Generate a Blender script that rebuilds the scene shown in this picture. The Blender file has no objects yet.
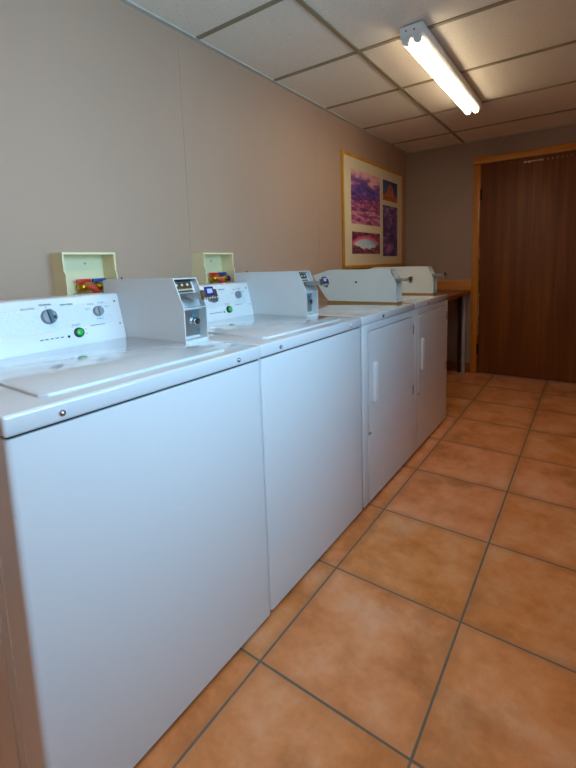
import bpy, bmesh, math, random
from mathutils import Vector, Matrix
random.seed(7)
S = bpy.context.scene
COL = S.collection

# ------------------------------------------------------------------ camera
def make_camera():
    f, sx, sy = 422.9947, 9.6717, -65.8758            # pixels, frame 576x768
    yaw, pit, rol = (math.radians(a) for a in (-34.818, -7.41, -1.7861))
    fw = Vector((math.sin(yaw)*math.cos(pit), math.cos(yaw)*math.cos(pit), math.sin(pit)))
    rt = fw.cross(Vector((0, 0, 1))).normalized()
    up = rt.cross(fw)
    r2 = rt*math.cos(rol) + up*math.sin(rol)
    u2 = -rt*math.sin(rol) + up*math.cos(rol)
    m = Matrix((r2, u2, -fw)).transposed().to_4x4()
    m.translation = (1.6479, 0.0, 1.1576)
    cam = bpy.data.cameras.new('camera')
    cam.sensor_fit = 'VERTICAL'; cam.sensor_height = 36.0
    cam.lens = f/768*36
    cam.shift_x = -sx/768; cam.shift_y = sy/768
    cam.clip_start = 0.02
    o = bpy.data.objects.new('camera', cam); o.matrix_world = m
    COL.objects.link(o); S.camera = o
make_camera()

# ------------------------------------------------------------------ world, daylight, exposure
W = bpy.data.worlds.new('sky'); S.world = W; W.use_nodes = True
wn = W.node_tree.nodes; wl = W.node_tree.links; wn.clear()
sky = wn.new('ShaderNodeTexSky'); sky.sky_type = 'HOSEK_WILKIE'; sky.turbidity = 3.0
sky.sun_direction = (-0.5, -0.4, 0.75)
bg = wn.new('ShaderNodeBackground'); bg.inputs[1].default_value = 0.5
wo = wn.new('ShaderNodeOutputWorld')
wl.new(sky.outputs[0], bg.inputs[0]); wl.new(bg.outputs[0], wo.inputs[0])

def area(name, loc, target, sx_, sy_, power, col):
    l = bpy.data.lights.new(name, 'AREA'); l.shape = 'RECTANGLE'
    l.size = sx_; l.size_y = sy_; l.energy = power; l.color = col
    o = bpy.data.objects.new(name, l); o.location = loc
    d = (Vector(target) - Vector(loc)).normalized()
    o.rotation_euler = d.to_track_quat('-Z', 'Y').to_euler()
    COL.objects.link(o); return o
WIN_Y0, WIN_Y1, WIN_Z0, WIN_Z1 = 0.25, 1.45, 1.0, 1.95
dl = area('window_daylight', (2.40, (WIN_Y0+WIN_Y1)/2, (WIN_Z0+WIN_Z1)/2), (0, (WIN_Y0+WIN_Y1)/2, 1.40), 1.1, 0.85, 16, (0.32, 0.68, 1.0))
dl.data.spread = math.radians(105)
TUBE_STRENGTH = 16.0

S.view_settings.view_transform = 'Standard'; S.view_settings.look = 'None'
S.view_settings.gamma = 1.0; S.view_settings.use_curve_mapping = False
S.view_settings.exposure = 0.12

# ------------------------------------------------------------------ materials
def srgb(r, g, b):
    return tuple(((c/255)/12.92 if c/255 <= .04045 else ((c/255+.055)/1.055)**2.4) for c in (r, g, b)) + (1.0,)
def mat(name, col, rough=.5, metal=0.0, coat=0.0, spec=.5, emit=None, estr=0.0, bump=None, vary=None):
    """bump=(scale,strength); vary=(scale,amount) multiplies the colour by gentle noise"""
    m = bpy.data.materials.new(name); m.use_nodes = True
    nt = m.node_tree; b = nt.nodes['Principled BSDF']
    b.inputs['Base Color'].default_value = col if len(col) == 4 else srgb(*col)
    b.inputs['Roughness'].default_value = rough; b.inputs['Metallic'].default_value = metal
    b.inputs['Coat Weight'].default_value = coat; b.inputs['Coat Roughness'].default_value = .06
    b.inputs['Specular IOR Level'].default_value = spec
    if emit: b.inputs['Emission Color'].default_value = emit; b.inputs['Emission Strength'].default_value = estr
    tc = nt.nodes.new('ShaderNodeTexCoord')
    if bump:
        n = nt.nodes.new('ShaderNodeTexNoise'); n.inputs['Scale'].default_value = bump[0]; n.inputs['Detail'].default_value = 3
        bp = nt.nodes.new('ShaderNodeBump'); bp.inputs['Strength'].default_value = bump[1]; bp.inputs['Distance'].default_value = .002
        nt.links.new(tc.outputs['Object'], n.inputs['Vector']); nt.links.new(n.outputs[0], bp.inputs['Height'])
        nt.links.new(bp.outputs[0], b.inputs['Normal'])
    if vary:
        n = nt.nodes.new('ShaderNodeTexNoise'); n.inputs['Scale'].default_value = vary[0]; n.inputs['Detail'].default_value = 4
        nt.links.new(tc.outputs['Object'], n.inputs['Vector'])
        mx = nt.nodes.new('ShaderNodeMix'); mx.data_type = 'RGBA'; mx.blend_type = 'MIX'
        c = b.inputs['Base Color'].default_value
        mx.inputs[6].default_value = tuple(min(1, c[i]*(1-vary[1])) for i in range(3)) + (1,)
        mx.inputs[7].default_value = tuple(min(1, c[i]*(1+vary[1])) for i in range(3)) + (1,)
        nt.links.new(n.outputs[0], mx.inputs[0]); nt.links.new(mx.outputs[2], b.inputs['Base Color'])
    return m
class NT:
    """tiny helper for node graphs"""
    def __init__(s, name, rough=.5):
        s.m = bpy.data.materials.new(name); s.m.use_nodes = True; s.t = s.m.node_tree
        s.b = s.t.nodes['Principled BSDF']; s.b.inputs['Roughness'].default_value = rough
        s.tc = s.t.nodes.new('ShaderNodeTexCoord')
    def put(s, sock, v):
        if hasattr(v, 'is_output'): s.t.links.new(v, sock)
        else: sock.default_value = v
    def math(s, op, a, b=0.0, c=None):
        n = s.t.nodes.new('ShaderNodeMath'); n.operation = op
        s.put(n.inputs[0], a); s.put(n.inputs[1], b)
        if c is not None: s.put(n.inputs[2], c)
        return n.outputs[0]
    def sep(s, v):
        n = s.t.nodes.new('ShaderNodeSeparateXYZ'); s.t.links.new(v, n.inputs[0]); return n.outputs
    def comb(s, x, y, z=0.0):
        n = s.t.nodes.new('ShaderNodeCombineXYZ')
        for i, v in enumerate((x, y, z)): s.put(n.inputs[i], v)
        return n.outputs[0]
    def noise(s, vec, scale, detail=3, rough=.5, dist=0.0):
        n = s.t.nodes.new('ShaderNodeTexNoise'); s.t.links.new(vec, n.inputs['Vector'])
        n.inputs['Scale'].default_value = scale; n.inputs['Detail'].default_value = detail
        n.inputs['Roughness'].default_value = rough; n.inputs['Distortion'].default_value = dist
        return n.outputs[0]
    def white(s, vec):
        n = s.t.nodes.new('ShaderNodeTexWhiteNoise'); s.t.links.new(vec, n.inputs['Vector']); return n.outputs['Value']
    def ramp(s, fac, stops):
        n = s.t.nodes.new('ShaderNodeValToRGB'); s.put(n.inputs[0], fac); cr = n.color_ramp
        while len(cr.elements) < len(stops): cr.elements.new(.5)
        for e, (p, c) in zip(cr.elements, stops): e.position = p; e.color = srgb(*c)
        return n.outputs[0]
    def mix(s, fac, a, b, blend='MIX'):
        n = s.t.nodes.new('ShaderNodeMix'); n.data_type = 'RGBA'; n.blend_type = blend
        s.put(n.inputs[0], fac); s.put(n.inputs[6], a); s.put(n.inputs[7], b); return n.outputs[2]
    def step(s, v, lo, hi):
        n = s.t.nodes.new('ShaderNodeMapRange'); n.interpolation_type = 'SMOOTHSTEP'
        s.put(n.inputs[0], v); n.inputs[1].default_value = lo; n.inputs[2].default_value = hi; return n.outputs[0]
    def bump(s, h, strength, dist=.002):
        n = s.t.nodes.new('ShaderNodeBump'); n.inputs['Strength'].default_value = strength; n.inputs['Distance'].default_value = dist
        s.t.links.new(h, n.inputs['Height']); s.t.links.new(n.outputs[0], s.b.inputs['Normal'])
    def col(s, c): s.put(s.b.inputs['Base Color'], c); return s.m

TILE, TX, TY = 0.4552, 0.9012, 0.8257
def floor_mat():
    g = NT('terracotta_tile', .42)
    x, y, z = g.sep(g.tc.outputs['Object'])
    u = g.math('DIVIDE', g.math('SUBTRACT', x, TX), TILE); v = g.math('DIVIDE', g.math('SUBTRACT', y, TY), TILE)
    cell = g.comb(g.math('FLOOR', u), g.math('FLOOR', v), 3.7)
    fu = g.math('PINGPONG', u, .5); fv = g.math('PINGPONG', v, .5)
    wob = g.math('MULTIPLY', g.math('SUBTRACT', g.noise(g.tc.outputs['Object'], 14, 3), .5), .006)
    e = g.math('ADD', g.math('MINIMUM', fu, fv), wob)
    tile = g.step(e, .0055, .0095)
    off = g.comb(g.math('MULTIPLY', g.white(cell), 37.0), g.math('MULTIPLY', g.white(cell), 11.0), 0.0)
    va = g.t.nodes.new('ShaderNodeVectorMath'); va.operation = 'ADD'
    g.t.links.new(g.tc.outputs['Object'], va.inputs[0]); g.t.links.new(off, va.inputs[1])
    big = g.noise(va.outputs[0], 5.0, 6, .6, .15)
    fine = g.noise(va.outputs[0], 26, 5, .65)
    f = g.math('ADD', g.math('MULTIPLY', big, .8), g.math('MULTIPLY', fine, .2))
    c = g.ramp(f, [(.36, (190, 110, 42)), (.46, (224, 144, 82)), (.55, (238, 168, 116)), (.66, (242, 194, 156))])
    hue = g.white(cell)
    c = g.mix(.42, c, g.ramp(hue, [(0, (214, 136, 54)), (.5, (230, 148, 90)), (1, (236, 156, 116))]), 'MIX')
    blot = g.step(g.noise(va.outputs[0], 3.4, 6, .62, .2), .50, .72)
    c = g.mix(g.math('MULTIPLY', blot, .5), c, srgb(150, 88, 24))
    edge = g.step(e, .0, .10)
    c = g.mix(g.math('MULTIPLY', g.math('SUBTRACT', 1.0, edge), .35), c, srgb(176, 110, 56))
    c = g.mix(tile, srgb(118, 104, 90), c)
    g.put(g.b.inputs['Roughness'], g.math('MULTIPLY_ADD', tile, -.38, .85))
    h = g.math('ADD', tile, g.math('MULTIPLY', g.noise(g.tc.outputs['Object'], 40, 4), .15))
    g.bump(h, .5, .002)
    return g.col(c)
def wood_mat(name, dark, mid, light, axis='Z', scale=1.0, rough=.4):
    g = NT(name, rough)
    x, y, z = g.sep(g.tc.outputs['Object'])
    k = {'X': (1.2, 26, 26), 'Y': (26, 1.2, 26), 'Z': (26, 26, 1.0)}[axis]
    v = g.comb(*[g.math('MULTIPLY', a, b*scale) for a, b in zip((x, y, z), k)])
    n = g.noise(v, 1.0, 5, .6, .6)
    v2 = g.comb(*[g.math('MULTIPLY', a, (b*6 if b > 2 else b*3)*scale) for a, b in zip((x, y, z), k)])
    n2 = g.noise(v2, 1.0, 4, .7)
    f = g.math('ADD', g.math('MULTIPLY', n, .8), g.math('MULTIPLY', n2, .2))
    g.bump(n2, .08, .001)
    return g.col(g.ramp(f, [(.32, dark), (.5, mid), (.68, light)]))
def wall_mat(a, b):
    g = NT('vinyl_wallpaper', .62)
    n = g.noise(g.tc.outputs['Object'], 160, 3)
    n2 = g.noise(g.tc.outputs['Object'], 2.0, 3)
    g.bump(n, .12, .001)
    return g.col(g.mix(n2, srgb(*a), srgb(*b)))
def ceiling_mat():
    g = NT('mineral_fibre_tile', .9)
    n = g.noise(g.tc.outputs['Object'], 130, 4, .7); n2 = g.noise(g.tc.outputs['Object'], 3, 3)
    g.bump(n, .55, .003)
    c = g.mix(n2, srgb(240, 229, 212), srgb(244, 234, 218))
    return g.col(g.mix(g.math('MULTIPLY', g.step(n, .30, .42), 1.0), srgb(188, 180, 168), c))
def stipple_mat():
    g = NT('console_stipple', .35)
    vo = g.t.nodes.new('ShaderNodeTexVoronoi'); vo.inputs['Scale'].default_value = 620
    g.t.links.new(g.tc.outputs['Object'], vo.inputs['Vector'])
    return g.col(g.mix(g.step(vo.outputs['Distance'], .25, .45), srgb(178, 186, 192), srgb(228, 230, 230)))

M = {}
M['floor'] = floor_mat(); M['wall'] = wall_mat((178, 147, 124), (186, 154, 130)); M['wall_back'] = wall_mat((160, 141, 129), (168, 149, 137)); M['ceil'] = ceiling_mat(); M['stipple'] = stipple_mat()
M['enamel'] = mat('white_enamel', (226, 228, 230), .30, coat=.15, bump=(90, .02))
M['enamel_top'] = mat('white_enamel_top', (219, 222, 225), .10, coat=1.0)
M['coinbox'] = mat('white_coin_box_paint', (214, 216, 216), .42, vary=(9, .04))
M['dryerbox'] = mat('cream_coin_box_paint', (220, 221, 214), .42, vary=(8, .05))
M['panel_white'] = mat('console_white', (230, 232, 233), .32)
M['handle'] = mat('handle_white', (240, 241, 240), .3)
M['grey_knob'] = mat('grey_dial', (140, 140, 146), .4)
M['dark_knob'] = mat('teal_pointer', (62, 96, 104), .4)
M['black'] = mat('black_plastic', (22, 22, 26), .45)
M['dark'] = mat('dark_gap', (30, 29, 28), .8)
M['green'] = mat('green_lens', (24, 150, 60), .25, emit=srgb(30, 190, 70), estr=.35)
M['red_led'] = mat('red_led', (235, 60, 50), .3, emit=srgb(250, 60, 45), estr=.6)
M['ink'] = mat('console_ink', (84, 92, 100), .6)
M['chrome'] = mat('chrome', (205, 208, 212), .18, metal=1)
M['steel'] = mat('brushed_steel', (176, 176, 174), .34, metal=1, bump=(200, .05))
M['bronze'] = mat('coin_plate_bronze', (120, 98, 72), .4, metal=.8)
M['coin'] = mat('coin_slot_pale', (225, 214, 190), .35)
M['gold'] = mat('gold_base_trim', (168, 120, 44), .45, metal=.2)
M['blue_label'] = mat('blue_label', (26, 32, 112), .35)
M['label_face'] = mat('pale_label_print', (176, 182, 208), .4)
M['teal'] = mat('teal_clip', (40, 130, 165), .4)
M['cream'] = mat('cream_plastic', (238, 224, 178), .45)
M['brass'] = mat('brass', (196, 152, 44), .28, metal=1)
M['red'] = mat('red_handle', (214, 30, 36), .4)
M['red_hose'] = mat('red_hose', (222, 84, 72), .5)
M['blue'] = mat('blue_handle', (18, 66, 150), .4)
M['blue_hose'] = mat('blue_hose', (24, 62, 116), .5)
M['tee'] = mat('ceiling_tee_paint', (150, 136, 106), .5)
M['angle'] = mat('wall_angle_paint', (196, 190, 178), .5)
M['fixture'] = mat('fixture_white', (232, 232, 230), .35)
M['tube'] = mat('fluorescent_tube', (255, 250, 235), .4, emit=(1.0, .84, .60, 1), estr=TUBE_STRENGTH)
M['tube_fill'] = mat('fluorescent_tube_new', (255, 250, 235), .4, emit=(.86, .91, 1.0, 1), estr=27.0)
M['tube_cap'] = mat('tube_cap', (190, 190, 186), .3, metal=1)
M['door'] = wood_mat('dark_door_veneer', (100, 54, 13), (118, 66, 19), (138, 82, 28), 'Z', .7, .52)
M['casing'] = wood_mat('orange_pine_casing', (176, 108, 22), (202, 132, 34), (216, 152, 52), 'Z', .8, .4)
M['casing_h'] = wood_mat('orange_pine_head', (176, 108, 22), (202, 132, 34), (216, 152, 52), 'X', .8, .4)
M['base'] = wood_mat('baseboard_wood', (110, 62, 28), (138, 82, 40), (156, 98, 52), 'X', .8, .45)
M['counter'] = wood_mat('counter_laminate', (120, 58, 26), (146, 78, 38), (164, 94, 50), 'Y', .7, .35)
M['splash'] = wood_mat('backsplash_wood', (168, 100, 30), (194, 124, 44), (208, 142, 62), 'X', .8, .4)
M['frame'] = wood_mat('picture_frame_pine', (176, 112, 26), (204, 140, 40), (218, 158, 60), 'Z', 1.0, .38)
M['matboard'] = mat('cream_mat_board', (226, 210, 172), .7, vary=(3, .03))
M['leg_grey'] = mat('grey_painted_leg', (186, 186, 192), .4)
M['post'] = mat('dark_stained_post', (48, 36, 30), .6)
M['gap_light'] = mat('pale_gap_light', (216, 204, 190), .6)
M['hinge'] = mat('dark_hinge', (52, 36, 24), .4, metal=.6)
M['winframe'] = mat('window_white', (220, 220, 216), .4)
gl = bpy.data.materials.new('window_glass'); gl.use_nodes = True
gl.node_tree.nodes['Principled BSDF'].inputs['Transmission Weight'].default_value = 1
gl.node_tree.nodes['Principled BSDF'].inputs['Roughness'].default_value = 0
gl.node_tree.nodes['Principled BSDF'].inputs['IOR'].default_value = 1.02
M['glass'] = gl

# printed photographs of the framed poster (flat printed surface)
def print_mat(kind):
    g = NT('print_' + kind, .5)
    x, y, z = g.sep(g.tc.outputs['Generated'])
    G = g.tc.outputs['Generated']
    vec = g.comb(g.math('MULTIPLY', y, 1.0), z, 0.0)
    if kind == 'canyon':
        skyv = g.noise(g.comb(g.math('MULTIPLY', y, 1.3), g.math('MULTIPLY', z, 3.0), 2.0), 2.2, 5, .6, .6)
        skyc = g.ramp(g.math('ADD', skyv, g.math('MULTIPLY', g.math('SUBTRACT', z, .75), .55)), [(.34, (58, 44, 130)), (.46, (104, 74, 150)), (.56, (168, 100, 160)), (.68, (240, 178, 178))])
        land = g.noise(g.comb(g.math('MULTIPLY', y, 2.0), g.math('MULTIPLY', z, 6.0), 5.0), 2.6, 6, .7, .8)
        landc = g.ramp(g.math('SUBTRACT', land, g.math('MULTIPLY', z, .22)), [(.24, (60, 34, 84)), (.36, (104, 52, 112)), (.46, (176, 84, 130)), (.58, (236, 160, 170))])
        return g.col(g.mix(g.step(z, .50, .54), landc, skyc))
    if kind == 'arch':
        rock = g.noise(g.comb(g.math('MULTIPLY', y, 3), g.math('MULTIPLY', z, 5), 1.0), 2.6, 5, .7, .5)
        rc = g.ramp(rock, [(.34, (60, 22, 44)), (.5, (120, 50, 72)), (.66, (190, 110, 120))])
        dx = g.math('MULTIPLY', g.math('SUBTRACT', y, .48), 2.0)
        d2 = g.math('MULTIPLY', dx, dx)
        rag = g.math('MULTIPLY', g.math('SUBTRACT', g.noise(g.comb(y, z, 4.0), 7, 4, .6), .5), .45)
        arch = g.math('SUBTRACT', g.math('SUBTRACT', .86, g.math('MULTIPLY', d2, .34)), z)
        low = g.math('SUBTRACT', z, g.math('ADD', g.math('ADD', .24, g.math('MULTIPLY', d2, .26)), rag))
        inside = g.step(g.math('MINIMUM', arch, low), -.02, .03)
        pink = g.step(arch, .22, .08)
        hole = g.mix(pink, g.ramp(g.math('ADD', g.math('MULTIPLY', y, .6), g.math('MULTIPLY', z, .4)), [(.25, (228, 226, 232)), (.55, (190, 220, 226)), (.75, (110, 150, 180))]), srgb(232, 84, 124))
        return g.col(g.mix(inside, rc, hole))
    if kind == 'spire':
        skyc = g.ramp(z, [(.35, (64, 90, 130)), (1.0, (38, 64, 120))])
        n = g.noise(g.comb(g.math('MULTIPLY', y, 5), g.math('MULTIPLY', z, 2.0), 3.0), 2.0, 4, .6)
        w = g.math('SUBTRACT', .44, g.math('MULTIPLY', z, .42))
        d = g.math('ABSOLUTE', g.math('SUBTRACT', g.math('ADD', y, g.math('MULTIPLY', g.math('SUBTRACT', n, .5), .25)), .52))
        sp = g.math('MULTIPLY', g.step(g.math('SUBTRACT', w, d), -.02, .04), g.step(z, .92, .80))
        gr = g.step(z, .34, .26)
        rc = g.ramp(n, [(.3, (110, 50, 20)), (.5, (190, 96, 48)), (.7, (220, 150, 110))])
        return g.col(g.mix(g.math('MAXIMUM', sp, gr), skyc, rc))
    n = g.noise(g.comb(g.math('MULTIPLY', y, 2.0), g.math('MULTIPLY', z, 5.0), 9.0), 1.7, 5, .6, .8)
    c = g.ramp(g.math('ADD', n, g.math('MULTIPLY', g.math('SUBTRACT', z, .6), .12)), [(.3, (40, 34, 78)), (.46, (76, 60, 122)), (.56, (116, 72, 130)), (.70, (184, 136, 170))])
    glow = g.math('MULTIPLY', g.step(g.math('ABSOLUTE', g.math('SUBTRACT', y, .42)), .26, .05), g.step(g.math('ABSOLUTE', g.math('SUBTRACT', z, .16)), .13, .02))
    return g.col(g.mix(g.math('MULTIPLY', glow, .8), c, srgb(206, 110, 160)))

# ------------------------------------------------------------------ mesh helpers
class MB:
    def __init__(s): s.bm = bmesh.new()
    def _merge(s, t):
        me = bpy.data.meshes.new('t'); t.to_mesh(me); t.free(); s.bm.from_mesh(me); bpy.data.meshes.remove(me)
    def box(s, x0, x1, y0, y1, z0, z1, bev=0.0, seg=2, edges=None):
        t = bmesh.new(); bmesh.ops.create_cube(t, size=1)
        for v in t.verts:
            v.co = Vector((x0 + (v.co.x+.5)*(x1-x0), y0 + (v.co.y+.5)*(y1-y0), z0 + (v.co.z+.5)*(z1-z0)))
        if bev:
            es = t.edges[:] if edges is None else [e for e in t.edges if edges(e.verts[0].co, e.verts[1].co)]
            bmesh.ops.bevel(t, geom=es, offset=bev, segments=seg, profile=.5, affect='EDGES')
        s._merge(t); return s
    def prism(s, pts, axis, a0, a1, bev=0.0, seg=2):
        """pts: 2-D outline; axis 'x'|'y'|'z' is the extrusion axis"""
        def P(p, a):
            return {'x': (a, p[0], p[1]), 'y': (p[0], a, p[1]), 'z': (p[0], p[1], a)}[axis]
        t = bmesh.new(); A = [t.verts.new(P(p, a0)) for p in pts]; B = [t.verts.new(P(p, a1)) for p in pts]
        t.faces.new(A); t.faces.new(B[::-1])
        for i in range(len(pts)):
            j = (i+1) % len(pts); t.faces.new((A[i], B[i], B[j], A[j]))
        bmesh.ops.recalc_face_normals(t, faces=t.faces[:])
        if bev: bmesh.ops.bevel(t, geom=t.edges[:], offset=bev, segments=seg, profile=.5, affect='EDGES')
        s._merge(t); return s
    def cyl(s, a, b, r, r2=None, n=24, bev=0.0):
        a = Vector(a); b = Vector(b); d = b-a; r2 = r if r2 is None else r2
        t = bmesh.new(); bmesh.ops.create_cone(t, cap_ends=True, segments=n, radius1=r, radius2=r2, depth=d.length)
        if bev:
            es = [e for e in t.edges if abs(e.verts[0].co.z - e.verts[1].co.z) < 1e-6 and e.verts[0].co.z > 0 and len(e.link_faces) == 2]
            bmesh.ops.bevel(t, geom=es, offset=bev, segments=2, profile=.5, affect='EDGES')
        q = d.to_track_quat('Z', 'Y').to_matrix().to_4x4(); q.translation = (a+b)/2
        bmesh.ops.transform(t, matrix=q, verts=t.verts[:]); s._merge(t); return s
    def sphere(s, c, r, sc=(1, 1, 1)):
        t = bmesh.new(); bmesh.ops.create_uvsphere(t, u_segments=20, v_segments=12, radius=r)
        for v in t.verts: v.co = Vector((v.co.x*sc[0], v.co.y*sc[1], v.co.z*sc[2])) + Vector(c)
        s._merge(t); return s
    def tube(s, pts, r, n=12, sub=6):
        P = [Vector(p) for p in pts]; path = []
        for i in range(len(P)-1):                      # Catmull-Rom
            p0, p1, p2, p3 = P[max(i-1, 0)], P[i], P[i+1], P[min(i+2, len(P)-1)]
            for k in range(sub):
                u = k/sub
                path.append(.5*((2*p1) + (p2-p0)*u + (2*p0-5*p1+4*p2-p3)*u*u + (3*p1-p0-3*p2+p3)*u**3))
        path.append(P[-1]); t = bmesh.new(); rings = []; ref = Vector((0.12, .3, 1)).normalized()
        for i, p in enumerate(path):
            d = (path[min(i+1, len(path)-1)] - path[max(i-1, 0)]).normalized()
            a = d.cross(ref).normalized(); b = d.cross(a)
            rings.append([t.verts.new(p + a*r*math.cos(2*math.pi*k/n) + b*r*math.sin(2*math.pi*k/n)) for k in range(n)])
        for i in range(len(rings)-1):
            for k in range(n): t.faces.new((rings[i][k], rings[i][(k+1) % n], rings[i+1][(k+1) % n], rings[i+1][k]))
        t.faces.new(rings[0][::-1]); t.faces.new(rings[-1])
        bmesh.ops.recalc_face_normals(t, faces=t.faces[:]); s._merge(t); return s
    def xform(s, mtx): bmesh.ops.transform(s.bm, matrix=mtx, verts=s.bm.verts[:]); return s
    def text(s, body, size, mtx, ext=.0003):
        cu = bpy.data.curves.new('t', 'FONT'); cu.body = body; cu.size = size; cu.align_x = 'CENTER'; cu.extrude = ext
        o = bpy.data.objects.new('t', cu); me = bpy.data.meshes.new_from_object(o)
        me.transform(mtx); s.bm.from_mesh(me)
        bpy.data.objects.remove(o); bpy.data.curves.remove(cu); bpy.data.meshes.remove(me); return s
    def build(s, name, m, parent=None, label=None, origin=None, smooth=True):
        me = bpy.data.meshes.new(name)
        o = bpy.data.objects.new(name, me); COL.objects.link(o)
        if parent is not None:
            org = ORIGIN[parent.name]; o.parent = parent; ORIGIN[o.name] = org
        else: org = Vector(origin or (0, 0, 0)); o.location = org; ORIGIN[o.name] = org
        bmesh.ops.translate(s.bm, vec=-org, verts=s.bm.verts[:])
        s.bm.to_mesh(me); s.bm.free(); me.materials.append(m)
        if smooth:
            for p in me.polygons: p.use_smooth = True
            me.set_sharp_from_angle(angle=math.radians(38))
        if label: o['label'] = label
        return o
ORIGIN = {}
def thing(name, label, cat, loc, group=None):
    o = bpy.data.objects.new(name, None); COL.objects.link(o); o.location = loc; o.empty_display_size = .1
    o['label'] = label; o['category'] = cat
    if group: o['group'] = group
    ORIGIN[o.name] = Vector(loc); return o
def struct(name, mb, m, parent=None):
    o = mb.build(name, m, parent)
    if parent is None: o['kind'] = 'structure'
    return o
def copy_tree(o, parent=None):
    c = o.copy(); COL.objects.link(c)
    if parent is not None: c.parent = parent
    for ch in list(o.children): copy_tree(ch, c)
    return c

# ------------------------------------------------------------------ room shell
BW, H, RW, FW = 4.4376, 2.252, 2.44, -1.1
struct('floor', MB().box(-.1, RW+.1, FW-.1, BW+.1, -.1, 0), M['floor'])
struct('ceiling', MB().box(-.1, RW+.1, FW-.1, BW+.1, H+.004, H+.1), M['ceil'])
wl_ = MB().box(-.1, 0, FW-.1, BW+.1, 0, H+.004)
for ys in (.24, 1.46, 2.68, 3.90): wl_.box(0, .0012, ys-.004, ys+.004, 0.0, H-.026)     # wallpaper lap seams
struct('wall_left', wl_, M['wall'])
DX0, DX1 = .743, 1.657                                    # door leaf
struct('wall_back', MB().box(0, DX0-.012, BW, BW+.1, 0, H+.004).box(DX1+.012, RW, BW, BW+.1, 0, H+.004).box(DX0-.012, DX1+.012, BW, BW+.1, 2.045, H+.004), M['wall_back'])
struct('wall_front', MB().box(0, RW, FW-.1, FW, 0, H+.004), M['wall'])
struct('wall_right', MB().box(RW, RW+.1, FW-.1, WIN_Y0, 0, H+.004).box(RW, RW+.1, WIN_Y1, BW+.1, 0, H+.004)
       .box(RW, RW+.1, WIN_Y0, WIN_Y1, 0, WIN_Z0).box(RW, RW+.1, WIN_Y0, WIN_Y1, WIN_Z1, H+.004), M['wall'])
wf = MB()
for a in ((WIN_Y0, WIN_Y0+.05, WIN_Z0, WIN_Z1), (WIN_Y1-.05, WIN_Y1, WIN_Z0, WIN_Z1), (WIN_Y0+.05, WIN_Y1-.05, WIN_Z0, WIN_Z0+.05), (WIN_Y0+.05, WIN_Y1-.05, WIN_Z1-.05, WIN_Z1)):
    wf.box(RW+.03, RW+.08, *a)
win = struct('window_1', wf, M['winframe'])
MB().box(RW+.05, RW+.054, WIN_Y0+.05, WIN_Y1-.05, WIN_Z0+.05, WIN_Z1-.05).build('pane', M['glass'], win)

# suspended ceiling grid: main tees along the room, cross tees every 2 ft, wall angle round the edge
CX, CP, CY = .5824, .6096, 2.1719
tee = MB(); tw = .0105
for x in (CX, CX+1.2192): tee.box(x-tw, x+tw, FW, BW, H-.003, H+.006)
k = -6
while CY + k*CP < BW - .02:
    y = CY + k*CP
    if y > FW: tee.box(.0, RW, y-tw, y+tw, H-.0022, H+.006)
    k += 1
struct('trim_1', tee, M['tee'])
ang = MB().box(0, .022, FW, BW, H-.004, H+.004)
ang.box(RW-.022, RW, FW, BW, H-.004, H+.004).box(.022, RW-.022, BW-.022, BW, H-.0035, H+.004).box(.022, RW-.022, FW, FW+.022, H-.0035, H+.004)
struct('trim_2', ang, M['angle'])

# ------------------------------------------------------------------ door in the back wall
dr = MB().box(DX0, DX1, BW-.004, BW+.036, .012, 2.030, .002)
door = struct('door_1', dr, M['door'])
for z0 in (.20, 1.70):
    MB().box(DX0-.012, DX0+.012, BW-.009, BW-.0045, z0, z0+.10).cyl((DX0-.003, BW-.012, z0-.003), (DX0-.003, BW-.012, z0+.103), .006, n=12).build('hinge', M['hinge'], door)
fl = MB()  # pale slivers standing in for light leaking through the door gap
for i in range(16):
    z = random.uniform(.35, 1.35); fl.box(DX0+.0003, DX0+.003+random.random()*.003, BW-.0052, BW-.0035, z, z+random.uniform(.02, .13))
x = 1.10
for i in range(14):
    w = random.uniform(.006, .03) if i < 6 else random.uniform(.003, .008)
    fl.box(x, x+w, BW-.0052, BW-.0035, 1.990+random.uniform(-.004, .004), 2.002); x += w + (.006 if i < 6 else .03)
fl.build('gap_light_flecks', M['gap_light'], door, 'pale flecks painted as light leaking round the door edges')
struct('trim_3', MB().box(.679, .739, BW-.020, BW, 0, 2.030, .004).box(1.661, 1.721, BW-.020, BW, 0, 2.030, .004), M['casing'])
struct('trim_4', MB().box(.679, 1.721, BW-.020, BW, 2.0335, 2.097, .004), M['casing_h'])
struct('trim_5', MB().box(DX0-.012, DX0-.003, BW, BW+.1, 0, 2.045).box(DX1+.003, DX1+.012, BW, BW+.1, 0, 2.045).box(DX0-.003, DX1+.003, BW, BW+.1, 2.033, 2.045)
       .box(DX0-.003, DX0+.02, BW+.045, BW+.06, 0, 2.033).box(DX1-.02, DX1+.003, BW+.045, BW+.06, 0, 2.033), M['casing'])
struct('baseboard_back', MB().box(0.0, .678, BW-.014, BW, 0, .094, .003).box(1.722, RW, BW-.014, BW, 0, .094, .003), M['base'])
struct('baseboard_right', MB().box(RW-.014, RW, FW, BW-.015, 0, .094, .003), M['base'])
struct('baseboard_left', MB().box(0, .014, 3.1, BW-.015, 0, .094, .003), M['base'])

# ------------------------------------------------------------------ washing machines
FX, WID, TOP = .833, .6930, .914
A0, B0 = Vector((.306, 0, .914)), Vector((.270, 0, 1.073))
SL = (B0-A0).normalized(); NO = Vector((SL.z, 0, -SL.x))
def on_console(y, z, h=0.0):
    t = (z - A0.z)/(B0.z - A0.z); p = A0.lerp(B0, t); return Vector((p.x, y, p.z)) + NO*h
def console_mtx(y, z, h=.0006):
    m = Matrix((Vector((0, 1, 0)), SL, NO)).transposed().to_4x4(); m.translation = on_console(y, z, h); return m

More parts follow.
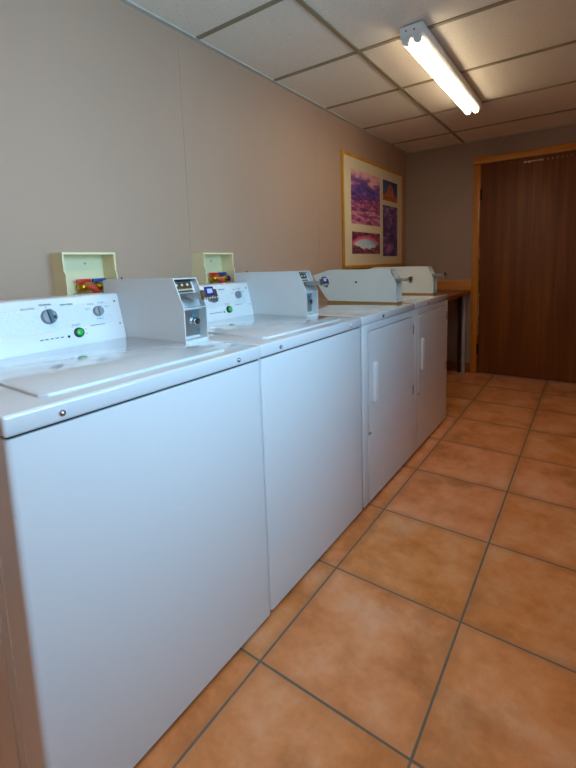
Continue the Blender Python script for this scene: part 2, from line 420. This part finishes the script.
def coin_box(parent, y0, y1, prof, base_z, front_x, mt, plated):
    """open-fronted metal coin box; prof = side outline (x,z) clockwise from rear bottom, last three points are
    top front, knee, bottom front"""
    t = .003
    (xt, zt), (xk, zk), (xb, zb) = prof[-3:]
    b = MB()
    b.prism(prof, 'y', y0, y0+t); b.prism(prof, 'y', y1-t, y1)                 # side sheets
    n = len(prof)
    for i in range(n-3):                                                       # rear and top sheets
        p, q = Vector(prof[i]), Vector(prof[i+1]); d = (q-p).normalized(); nn = Vector((d.y, -d.x))*t
        b.prism([p, q, q+nn, p+nn], 'y', y0+t, y1-t)
    b.box(prof[0][0], xb-.001, y0+t, y1-t, base_z, base_z+t)                           # bottom sheet
    sl = Vector((xk-xt, zk-zt)).normalized(); inn = Vector((sl.y, -sl.x))      # inward from the slanted face
    if inn.x > 0: inn = -inn
    P = lambda s, d: Vector((xt, zt)) + sl*s + inn*d
    L = (Vector((xk, zk)) - Vector((xt, zt))).length
    b.prism([P(.004, .022), P(L, .022), P(L, .025), P(.004, .025)], 'y', y0+t, y1-t)    # recessed coin panel
    b.prism([(xk-.030, zk-.003), (xk-.001, zk-.003), (xk-.001, zk), (xk-.030, zk)], 'y', y0+t, y1-t)   # ledge
    b.box(xb-.038, xb-.035, y0+t, y1-t, base_z+t, zk-.003)                     # recessed vault panel
    b.box(xb-.035, xb-.001, y0+t, y1-t, base_z+t, base_z+.012)                 # sill
    cb = b.build('coin_box', mt, parent, smooth=False)
    # coin plate with three coin slots
    yc = (y0+y1)/2
    pl = MB().prism([P(.006, .018), P(.040, .018), P(.040, .022), P(.006, .022)], 'y', y0+.008, y1-.014)
    cp = pl.build('coin_plate', M['bronze'], cb)
    sl_ = MB()
    for k in range(3):
        y = y0 + .020 + k*.022; c = P(.016, .018)
        sl_.cyl((c.x, y, c.y), (c.x - inn.x*.0015, y, c.y - inn.y*.0015), .0045, n=14)
    for k in range(8):
        y = y0 + .014 + k*.0085; c0, c1 = P(.030, .0176), P(.036, .0176)
        sl_.prism([c0, c1, c1-inn*.0012, c0-inn*.0012], 'y', y, y+.005)
    sl_.build('coin_slot', M['coin'], cp)
    # slide that pushes in, with its end plate and label
    zc = zk + (.042 if plated else .026); xs = xt + (xk-xt)*(zt-zc)/(zt-zk)
    xe = front_x
    sd = MB().box(xs-.020, xe-.010, yc-.030, yc+.030, zc-.004, zc+.002, .001, 1)
    sd.box(xs-.012, xs+.012, yc-.034, yc+.034, zc-.016, zc-.004, .001, 1)
    sd.box(xs-.012, xe-.014, yc-.030, yc-.026, zc-.012, zc-.004).box(xs-.012, xe-.014, yc+.026, yc+.030, zc-.012, zc-.004)
    sd.cyl((xe-.016, yc+.010, zc-.014), (xe-.003, yc+.010, zc-.014), .011, n=18)
    slide = sd.build('coin_slide', M['steel'], cb, 'bright steel push slide')
    return cb, yc, zc, xe, slide

yl = .2764
W1 = thing('washing_machine', 'nearest white top-loading washing machine, its front left edge cut by the picture edge', 'washing machine', (.48, yl+WID/2, 0), 'white laundry machines along the wall')
def build_washer(root):
    y0, y1 = yl+.001, yl+WID-.001
    vert = lambda a, b: abs(a.z-b.z) > .1 and a.x > .5
    c = MB().box(.14, FX-.004, y0+.002, y1-.001, .016, .8694, .012, 3, vert)
    cab = c.build('cabinet', M['enamel'], root)
    # side pressings seen on the near side of the cabinet
    sp = MB().box(.18, .700, y0-.0015, y0+.0025, .05, .84, .0015, 1).box(.735, .741, y0-.0005, y0+.0025, .03, .865)
    sp.build('side_panel', M['enamel'], root)
    f = MB()
    for x in (.20, .77):
        for y in (y0+.06, y1-.06):
            MB().cyl((x, y, 0), (x, y, .018), .018, n=16).build('foot', M['black'], root)
    tp = MB().box(.14, FX, y0, y1, .8735, TOP, .007, 3)
    top = tp.build('top_panel', M['enamel_top'], root)
    MB().box(.16, FX-.010, y0+.008, y1-.008, .866, .876).build('seam_shade', M['dark'], root)  # dark filler that puts the seam's shade into colour under the top panel
    for y in (yl+.100, yl+.589):
        MB().cyl((FX-.003, y, .8905), (FX+.003, y, .8905), .0075, .006, 18).sphere((FX+.002, y, .8905), .0045, (.8, 1, 1)).build('corner_plug', M['chrome'], top, 'chrome screw plug')
    ld = MB().prism([(.318, yl+.086), (.770, yl+.086), (.786, yl+.100), (.786, yl+.586), (.318, yl+.586)], 'z', TOP-.002, TOP+.007, .003, 2)
    ld.build('lid', M['enamel_top'], root)
    # console
    ya, yb = yl+.006, yl+.5885
    A1 = Vector((.3015, .934))
    cs = MB().prism([(.306, .913), (.3025, .936), (.270, 1.069), (.262, 1.073), (.165, 1.073), (.155, 1.066), (.155, .913)], 'y', ya, yb, .0015, 1)
    con = cs.build('console', M['panel_white'], root)
    st = MB()
    quad = [on_console(0, .975, -.001), on_console(0, 1.046, -.001), on_console(0, 1.046, .0008), on_console(0, .975, .0008)]
    st.prism([(p.x, p.z) for p in quad], 'y', ya+.01, yl+.550)
    st.build('printed_band', M['stipple'], con, 'finely stippled grey band')
    kb = MB().cyl(on_console(yl+.346, 1.018, 0), on_console(yl+.346, 1.018, .014), .0235, .021, 32, .002)
    k1 = kb.build('cycle_dial', M['grey_knob'], con)
    pn = MB().box(-.0055, .0055, -.021, .021, 0, .008, .001, 1).xform(Matrix.Translation(on_console(yl+.346, 1.018, .013)) @ console_mtx(0, .914, 0).to_3x3().to_4x4() @ Matrix.Rotation(math.radians(8), 4, 'Z'))
    pn.build('pointer', M['dark_knob'], k1)
    MB().box(-.004, .004, -.005, .005, 0, .0012).xform(Matrix.Translation(on_console(yl+.346+.0125, 1.014, .0138)) @ console_mtx(0, .914, 0).to_3x3().to_4x4()).build('dial_mark', M['black'], k1)
    kb = MB().cyl(on_console(yl+.504, 1.018, 0), on_console(yl+.504, 1.018, .014), .0175, .0155, 28, .002)
    k2 = kb.build('temperature_dial', M['grey_knob'], con)
    MB().box(-.0042, .0042, -.0155, .0155, 0, .007, .001, 1).xform(Matrix.Translation(on_console(yl+.504, 1.018, .013)) @ console_mtx(0, .914, 0).to_3x3().to_4x4()).build('pointer', M['grey_knob'], k2)
    rg = MB().cyl(on_console(yl+.4265, .958, 0), on_console(yl+.4265, .958, .009), .0165, .0145, 28, .001).build('button_ring', M['black'], con)
    MB().cyl(on_console(yl+.4265, .958, .008), on_console(yl+.4265, .958, .013), .0112, .009, 26, .001).build('start_button', M['green'], rg, 'bright green round start button')
    for i, y in enumerate((.593, .607, .6225, .6375, .653)):
        MB().box(-.0050, .0050, -.0036, .0036, 0, .0012).xform(console_mtx(y-.2764+yl-.004, .949, 0)).build('indicator_light', M['black'], con)
    MB().cyl(on_console(yl+.393, .950, 0), on_console(yl+.393, .950, .0015), .0042, n=16).build('indicator_light', M['black'], con)
    MB().cyl(on_console(yl+.4515, .966, 0), on_console(yl+.4515, .966, .0015), .0022, n=12).build('indicator_light', M['red_led'], con, 'small red light')
    MB().cyl(on_console(yl+.4515, .951, 0), on_console(yl+.4515, .951, .0012), .0018, n=12).build('indicator_light', M['ink'], con)
    for y, z in ((yl+.570, 1.046), (yl+.574, .969)):
        MB().cyl(on_console(y, z, 0), on_console(y, z, .0022), .0042, .0034, 14).build('screw', M['chrome'], con)
    def T(txt, y, z, size=.0085): MB().text(txt, size, console_mtx(yl+y-.006, z)).build('lettering', M['ink'], con, smooth=False)
    T('START', .4290, .9795, .0100); T('NORMAL', .349, 1.052, .0088); T('DELICATES', .297, 1.044, .0078); T('PERM PRESS', .412, 1.047, .0078)
    T('HOT', .477, 1.026, .0075); T('WARM', .489, 1.041, .0072); T('COLD', .525, 1.043, .0072)
    def bar(y, z, w, h=.0010): MB().box(-w/2, w/2, -h, h, 0, .0004).xform(console_mtx(yl+y-.006, z, .0004)).build('printed_line', M['ink'], con, smooth=False)
    bar(.545, 1.031, .020); bar(.513, .993, .026); bar(.349, 1.0465, .003, .002); bar(.488, 1.0235, .002, .002)
    for y in (.317, .331, .361): bar(y, .961, .009)
    bar(.350, .972, .034); bar(.400, .960, .010)
    bar(.500, .974, .050); bar(.478, .969, .022); bar(.497, .9625, .044); bar(.494, .9585, .042); bar(.484, .9545, .026)
    # coin box on the right of the console
    cy0, cy1 = yl+.5895, yl+.6845
    prof = [(.186, TOP), (.186, 1.119), (.573, 1.121), (.615, 1.029), (.615, TOP)]
    cb, yc, zc, xe, slide = coin_box(root, cy0, cy1, prof, TOP, .690, M['coinbox'], True)
    MB().prism([(xe-.012, zc-.014), (xe-.002, zc-.014), (xe-.009, zc+.014), (xe-.019, zc+.014)], 'y', yc-.030, yc+.031, .001, 1).build('slide_plate', M['bronze'], slide, 'brown slide end plate')
    lm = Matrix.Translation((xe-.0075, yc, zc+.004)) @ Matrix.Rotation(math.radians(-16), 4, 'Y')
    MB().box(-.003, .002, -.017, .018, -.008, .020, .001, 1).xform(lm).build('slide_label', M['blue_label'], slide, 'dark blue label')
    lf = MB().box(.0016, .0026, -.010, .011, -.001, .013).xform(lm); lf.build('label_print', M['label_face'], slide)
    for k in range(6):
        MB().box(xe-.0045, xe-.0015, yc-.028+k*.0105, yc-.0235+k*.0105, zc-.0125, zc-.0085).build('coin_mark', M['coin'], slide)
    # vault lock and details in the lower recess
    lx = .615-.035
    MB().box(lx, lx+.003, cy0+.006, cy1-.006, TOP+.020, TOP+.108).build('vault_door', M['steel'], cb)
    lk = MB().cyl((lx+.003, cy0+.071, TOP+.066), (lx+.014, cy0+.071, TOP+.066), .0135, .0125, 26, .001).build('lock', M['chrome'], cb)
    MB().cyl((lx+.014, cy0+.071, TOP+.066), (lx+.0155, cy0+.071, TOP+.066), .0095, n=22).build('lock_face', M['black'], lk)
    MB().cyl((lx+.0155, cy0+.071, TOP+.066), (lx+.0185, cy0+.071, TOP+.066), .0045, n=16).build('keyway', M['chrome'], lk)
    MB().box(lx+.003, lx+.007, cy0+.054, cy0+.072, TOP+.084, TOP+.091, .001, 1).build('clip', M['teal'], cb, 'small blue clip')
    MB().cyl((lx+.003, cy0+.082, TOP+.036), (lx+.007, cy0+.082, TOP+.036), .0045, n=14).build('screw', M['chrome'], cb)
    MB().cyl((.226, cy0+.05, 1.119), (.226, cy0+.05, 1.126), .003, n=12).build('screw', M['black'], cb)
build_washer(W1)
W2 = copy_tree(W1); W2.location.y += WID + .0008
W2['label'] = 'second white top-loading washing machine, between the nearest washer and the first dryer'
W1.location.x += .004

# ------------------------------------------------------------------ dryers
D0, DW = 1.668, .674
D1 = thing('clothes_dryer', 'nearer of the two white front-loading dryers, beside the second washing machine', 'clothes dryer', (.48, D0+.337, 0), 'white laundry machines along the wall')
def build_dryer(root):
    y0, y1 = D0, D0+DW
    vert = lambda a, b: abs(a.z-b.z) > .1 and a.x > .5
    c = MB().box(.14, FX-.014, y0, y1, .018, .8735)
    d0, d1, dz0, dz1 = y0+.060, y0+.624, .352, .838
    g = .0045
    c.box(FX-.014, FX-.001, y0, d0-g, .018, .8735, .004, 2).box(FX-.014, FX-.001, d1+g, y1, .018, .8735, .004, 2)
    c.box(FX-.014, FX-.001, d0-g, d1+g, dz1+g, .8735, .002, 1).box(FX-.014, FX-.001, d0-g, d1+g, .018, dz0-.002, .002, 1)
    c.build('cabinet', M['enamel'], root)
    for x in (.20, .77):
        for y in (y0+.06, y1-.06): MB().cyl((x, y, 0), (x, y, .020), .018, n=16).build('foot', M['black'], root)
    tp = MB().box(.14, FX+.001, y0-.0005, y1+.0005, .8755, TOP, .007, 3).box(.15, FX-.008, y0+.006, y1-.006, .872, .877)
    top = tp.build('top_panel', M['enamel_top'], root)
    lk = MB().cyl((FX-.003, y0+.2205, .893), (FX+.004, y0+.2205, .893), .0085, .0075, 20).build('lock', M['chrome'], top, 'chrome key lock')
    MB().cyl((FX+.004, y0+.2235, .893), (FX+.0052, y0+.2235, .893), .0052, n=16).build('keyway', M['black'], lk)
    rr = lambda a, b: abs(a.x-b.x) > .003
    dm = MB().box(FX-.0135, FX+.002, d0, d1, dz0, dz1, .022, 4, rr)
    door = dm.build('door', M['enamel'], root)
    hm = MB().box(FX+.001, FX+.015, y0+.094, y0+.142, .500, .690, .011, 3)
    hm.build('handle', M['handle'], door, 'long white vertical pull handle')
    for z in (.384, .737):
        MB().box(FX-.003, FX+.0012, d1+.020, d1+.028, z, z+.055, .001, 1).build('hinge', M['hinge'], door)
    MB().cyl((FX+.0015, d0+.006, dz0+.010), (FX+.004, d0+.006, dz0+.010), .004, n=12).build('bumper', M['black'], door)
    # coin box, raised on a gold base plate
    cy0, cy1 = D0+.592, D0+.673
    bz = TOP+.007
    prof = [(.316, bz), (.290, .945), (.200, 1.075), (.316, 1.109), (.714, 1.106), (.755, 1.026), (.755, bz)]
    MB().box(.311, .757, cy0-.001, cy1+.001, TOP-.001, bz).build('base_plate', M['gold'], root, 'gold coloured base strip under the coin box')
    cb, yc, zc, xe, slide = coin_box(root, cy0, cy1, prof, bz, .825, M['dryerbox'], False)
    MB().prism([(xe-.026, zc-.010), (xe-.002, zc-.012), (xe-.004, zc+.012), (xe-.018, zc+.003)], 'y', yc-.030, yc+.030, .001, 1).build('slide_plate', M['steel'], slide)
    lx = .755-.035
    MB().cyl((lx, yc, bz+.05), (lx+.012, yc, bz+.05), .012, n=20).build('lock', M['chrome'], cb)
    MB().cyl((.505, cy0-.004, 1.035), (.505, cy0, 1.035), .0062, .0068, 16).build('side_lock', M['black'], cb, 'small dark round lock')
    MB().box(.370, .530, cy0-.0012, cy0, .948, 1.092, .0008, 1).build('access_cover', M['dryerbox'], cb)
build_dryer(D1)
D2 = copy_tree(D1); D2.location.y += DW + .002
D2['label'] = 'farther white front-loading dryer, at the end of the row by the wooden counter'

# ------------------------------------------------------------------ washer supply boxes on the wall
def build_supply(root, y0, y1, vz, va0):
    zb, zt, t = .985, 1.222, .004
    side = [(0.0005, zb), (.099, zb), (.099, 1.140), (.090, 1.152), (.090, zt), (0.0005, zt)]
    b = MB().prism(side, 'y', y0, y0+t).prism(side, 'y', y1-t, y1)
    b.box(.0005, .007, y0+t, y1-t, zb, zt).box(.007, .090, y0+t, y1-t, zt-.008, zt).box(.007, .099, y0+t, y1-t, zb, zb+t)
    b.box(.086, .091, y0-.002, y0, 1.152, zt).box(.086, .091, y1, y1+.002, 1.152, zt)
    h = b.build('housing', M['cream'], root, smooth=False)
    MB().cyl((.007, y0+.125, 1.182), (.0095, y0+.125, 1.182), .004, n=12).build('screw', M['steel'], h)
    for hot in (True, False):
        ya = va0 + (0 if hot else .063)
        v = MB().cyl((.007, ya, vz), (.030, ya, vz), .011, n=18)  .sphere((.038, ya, vz), .0190, (1.1, 1, .95)).cyl((.034, ya, vz), (.034, ya, vz+.018), .007, n=12)
        v.cyl((.042, ya+.006, vz), (.052, ya+.018, vz), .0140, n=18)
        va = v.build('valve', M['brass'], root)
        MB().box(.027, .042, ya-.020, ya+.034, vz+.017, vz+.031, .002, 2).build('valve_handle', M['red' if hot else 'blue'], va)
        pts = [(.050, .016, 0), (.056, .026, -.002), (.060, .037, -.012), (.062, .044, -.032), (.062, .046, -.060), (.062, .046, .991-vz)]
        if not hot: pts = [(.050, .016, 0), (.056, .028, -.001), (.062, .038, -.010), (.064, .042, -.030), (.064, .042, -.060), (.064, .042, .991-vz)]
        MB().tube([(x, ya+y, vz+z) for x, y, z in pts], .0125).build('hose', M['red_hose' if hot else 'blue_hose'], root)
    MB().cyl((.007, va0-.012, vz-.030), (.030, va0-.012, vz-.030), .011, n=16).cyl((.030, va0-.012, vz-.030), (.034, va0-.012, vz-.030), .006, n=14).build('drain_fitting', M['steel'], root)
for ya, yb, vz, va, lab in ((.781, .984, 1.091, .872, 'cream plastic tap box on the wall above the nearest washing machine'),
                            (1.455, 1.660, 1.091, 1.565, 'cream plastic tap box on the wall above the second washing machine')):
    build_supply(thing('washer_supply_box', lab, 'supply box', (0, (ya+yb)/2, 1.10), 'cream tap boxes on the wall'), ya, yb, vz, va)

# ------------------------------------------------------------------ framed poster
FR = thing('framed_poster', 'large pine-framed poster with four purple canyon photographs on cream mat', 'picture', (0, 3.66, 1.10))
y0, y1, z0, z1 = 3.017, 4.309, 1.098, 2.020
fw_ = .027
fm = MB().box(.001, .016, y0, y0+fw_, z0, z1, .003).box(.001, .016, y1-fw_, y1, z0, z1, .003).box(.001, .016, y0+fw_, y1-fw_, z0, z0+fw_, .003).box(.001, .016, y0+fw_, y1-fw_, z1-fw_, z1, .003)
fm.build('frame', M['frame'], FR)
MB().box(.001, .012, y0+fw_, y1-fw_, z0+fw_, z1-fw_).build('mat_board', M['matboard'], FR)
for kind, a in (('canyon', (3.165, 3.736, 1.468, 1.904)), ('arch', (3.172, 3.731, 1.219, 1.403)), ('spire', (3.808, 4.161, 1.720, 1.906)), ('valley', (3.804, 4.160, 1.197, 1.675))):
    MB().box(.012, .0128, *a).build('photograph', print_mat(kind), FR, {'canyon': 'large purple and pink canyon sunset photograph', 'arch': 'photograph of a rock arch with pale sky under it',
        'spire': 'small photograph of an orange rock spire under blue sky', 'valley': 'tall dark purple valley photograph'}[kind])

# ------------------------------------------------------------------ folding counter in the far corner
CT = thing('folding_counter', 'wooden folding counter in the far corner between the last dryer and the door', 'counter', (.33, 3.73, 0))
MB().box(.004, .668, 3.035, 4.4165, .802, .840, .004).build('worktop', M['counter'], CT)
MB().box(.004, .677, 4.417, BW-.001, .802, .944, .003).build('backsplash', M['splash'], CT)
MB().box(.622, .648, 4.322, 4.347, 0, .802, .003).build('leg', M['leg_grey'], CT, 'thin grey metal leg')
MB().box(.564, .590, 4.385, 4.420, 0, .802, .002).build('support_post', M['post'], CT, 'dark upright post')

# ------------------------------------------------------------------ fluorescent ceiling light
LT = thing('ceiling_light', 'lit two-tube fluorescent strip light fixed under the ceiling tiles', 'light', (.885, 2.73, H))
lx0, lx1, ly0, ly1 = .842, .952, 2.085, 3.365
zt = H-.0035
hb = MB().prism([(lx0, zt), (lx1, zt), (lx1, zt-.045), (lx1-.012, zt-.056), (lx0+.012, zt-.056), (lx0, zt-.045)], 'y', ly0, ly1)
hb.build('housing', M['fixture'], LT, smooth=False)
for i, x in enumerate((lx0+.028, lx1-.028)):
    for a, b in ((ly0, ly0+.014), (ly1-.034, ly1-.020)):
        MB().prism([(x-.017, zt-.040), (x+.017, zt-.040), (x+.017, zt-.070), (x+.010, zt-.080), (x-.010, zt-.080), (x-.017, zt-.070)], 'y', a, b, .002, 1).build('lamp_holder', M['fixture'], LT)
    tb = MB().cyl((x, ly0+.030, zt-.060), (x, ly1-.050, zt-.060), .019, n=24).build('tube', M['tube'], LT, 'glowing white fluorescent tube')
    for a, b in ((ly0+.014, ly0+.030), (ly1-.050, ly1-.034)): MB().cyl((x, a, zt-.060), (x, b, zt-.060), .0175, n=20).build('tube_cap', M['tube_cap'], tb)
for x, z in ((lx0+.03, .020), (lx1-.04, .024)): MB().cyl((x, ly0-.002, zt-z), (x, ly0, zt-z), .004, n=12).build('screw', M['ink'], LT)

L2 = copy_tree(LT); L2.location = (1.40, .10, H); L2['label'] = 'added unseen two-tube fluorescent strip light, above and behind the viewer, as fill'  # unseen fixture copy added to brighten the floor and near end
for ch in L2.children:
    if ch.name.startswith('tube'): ch.data = ch.data.copy(); ch.data.materials[0] = M['tube_fill']
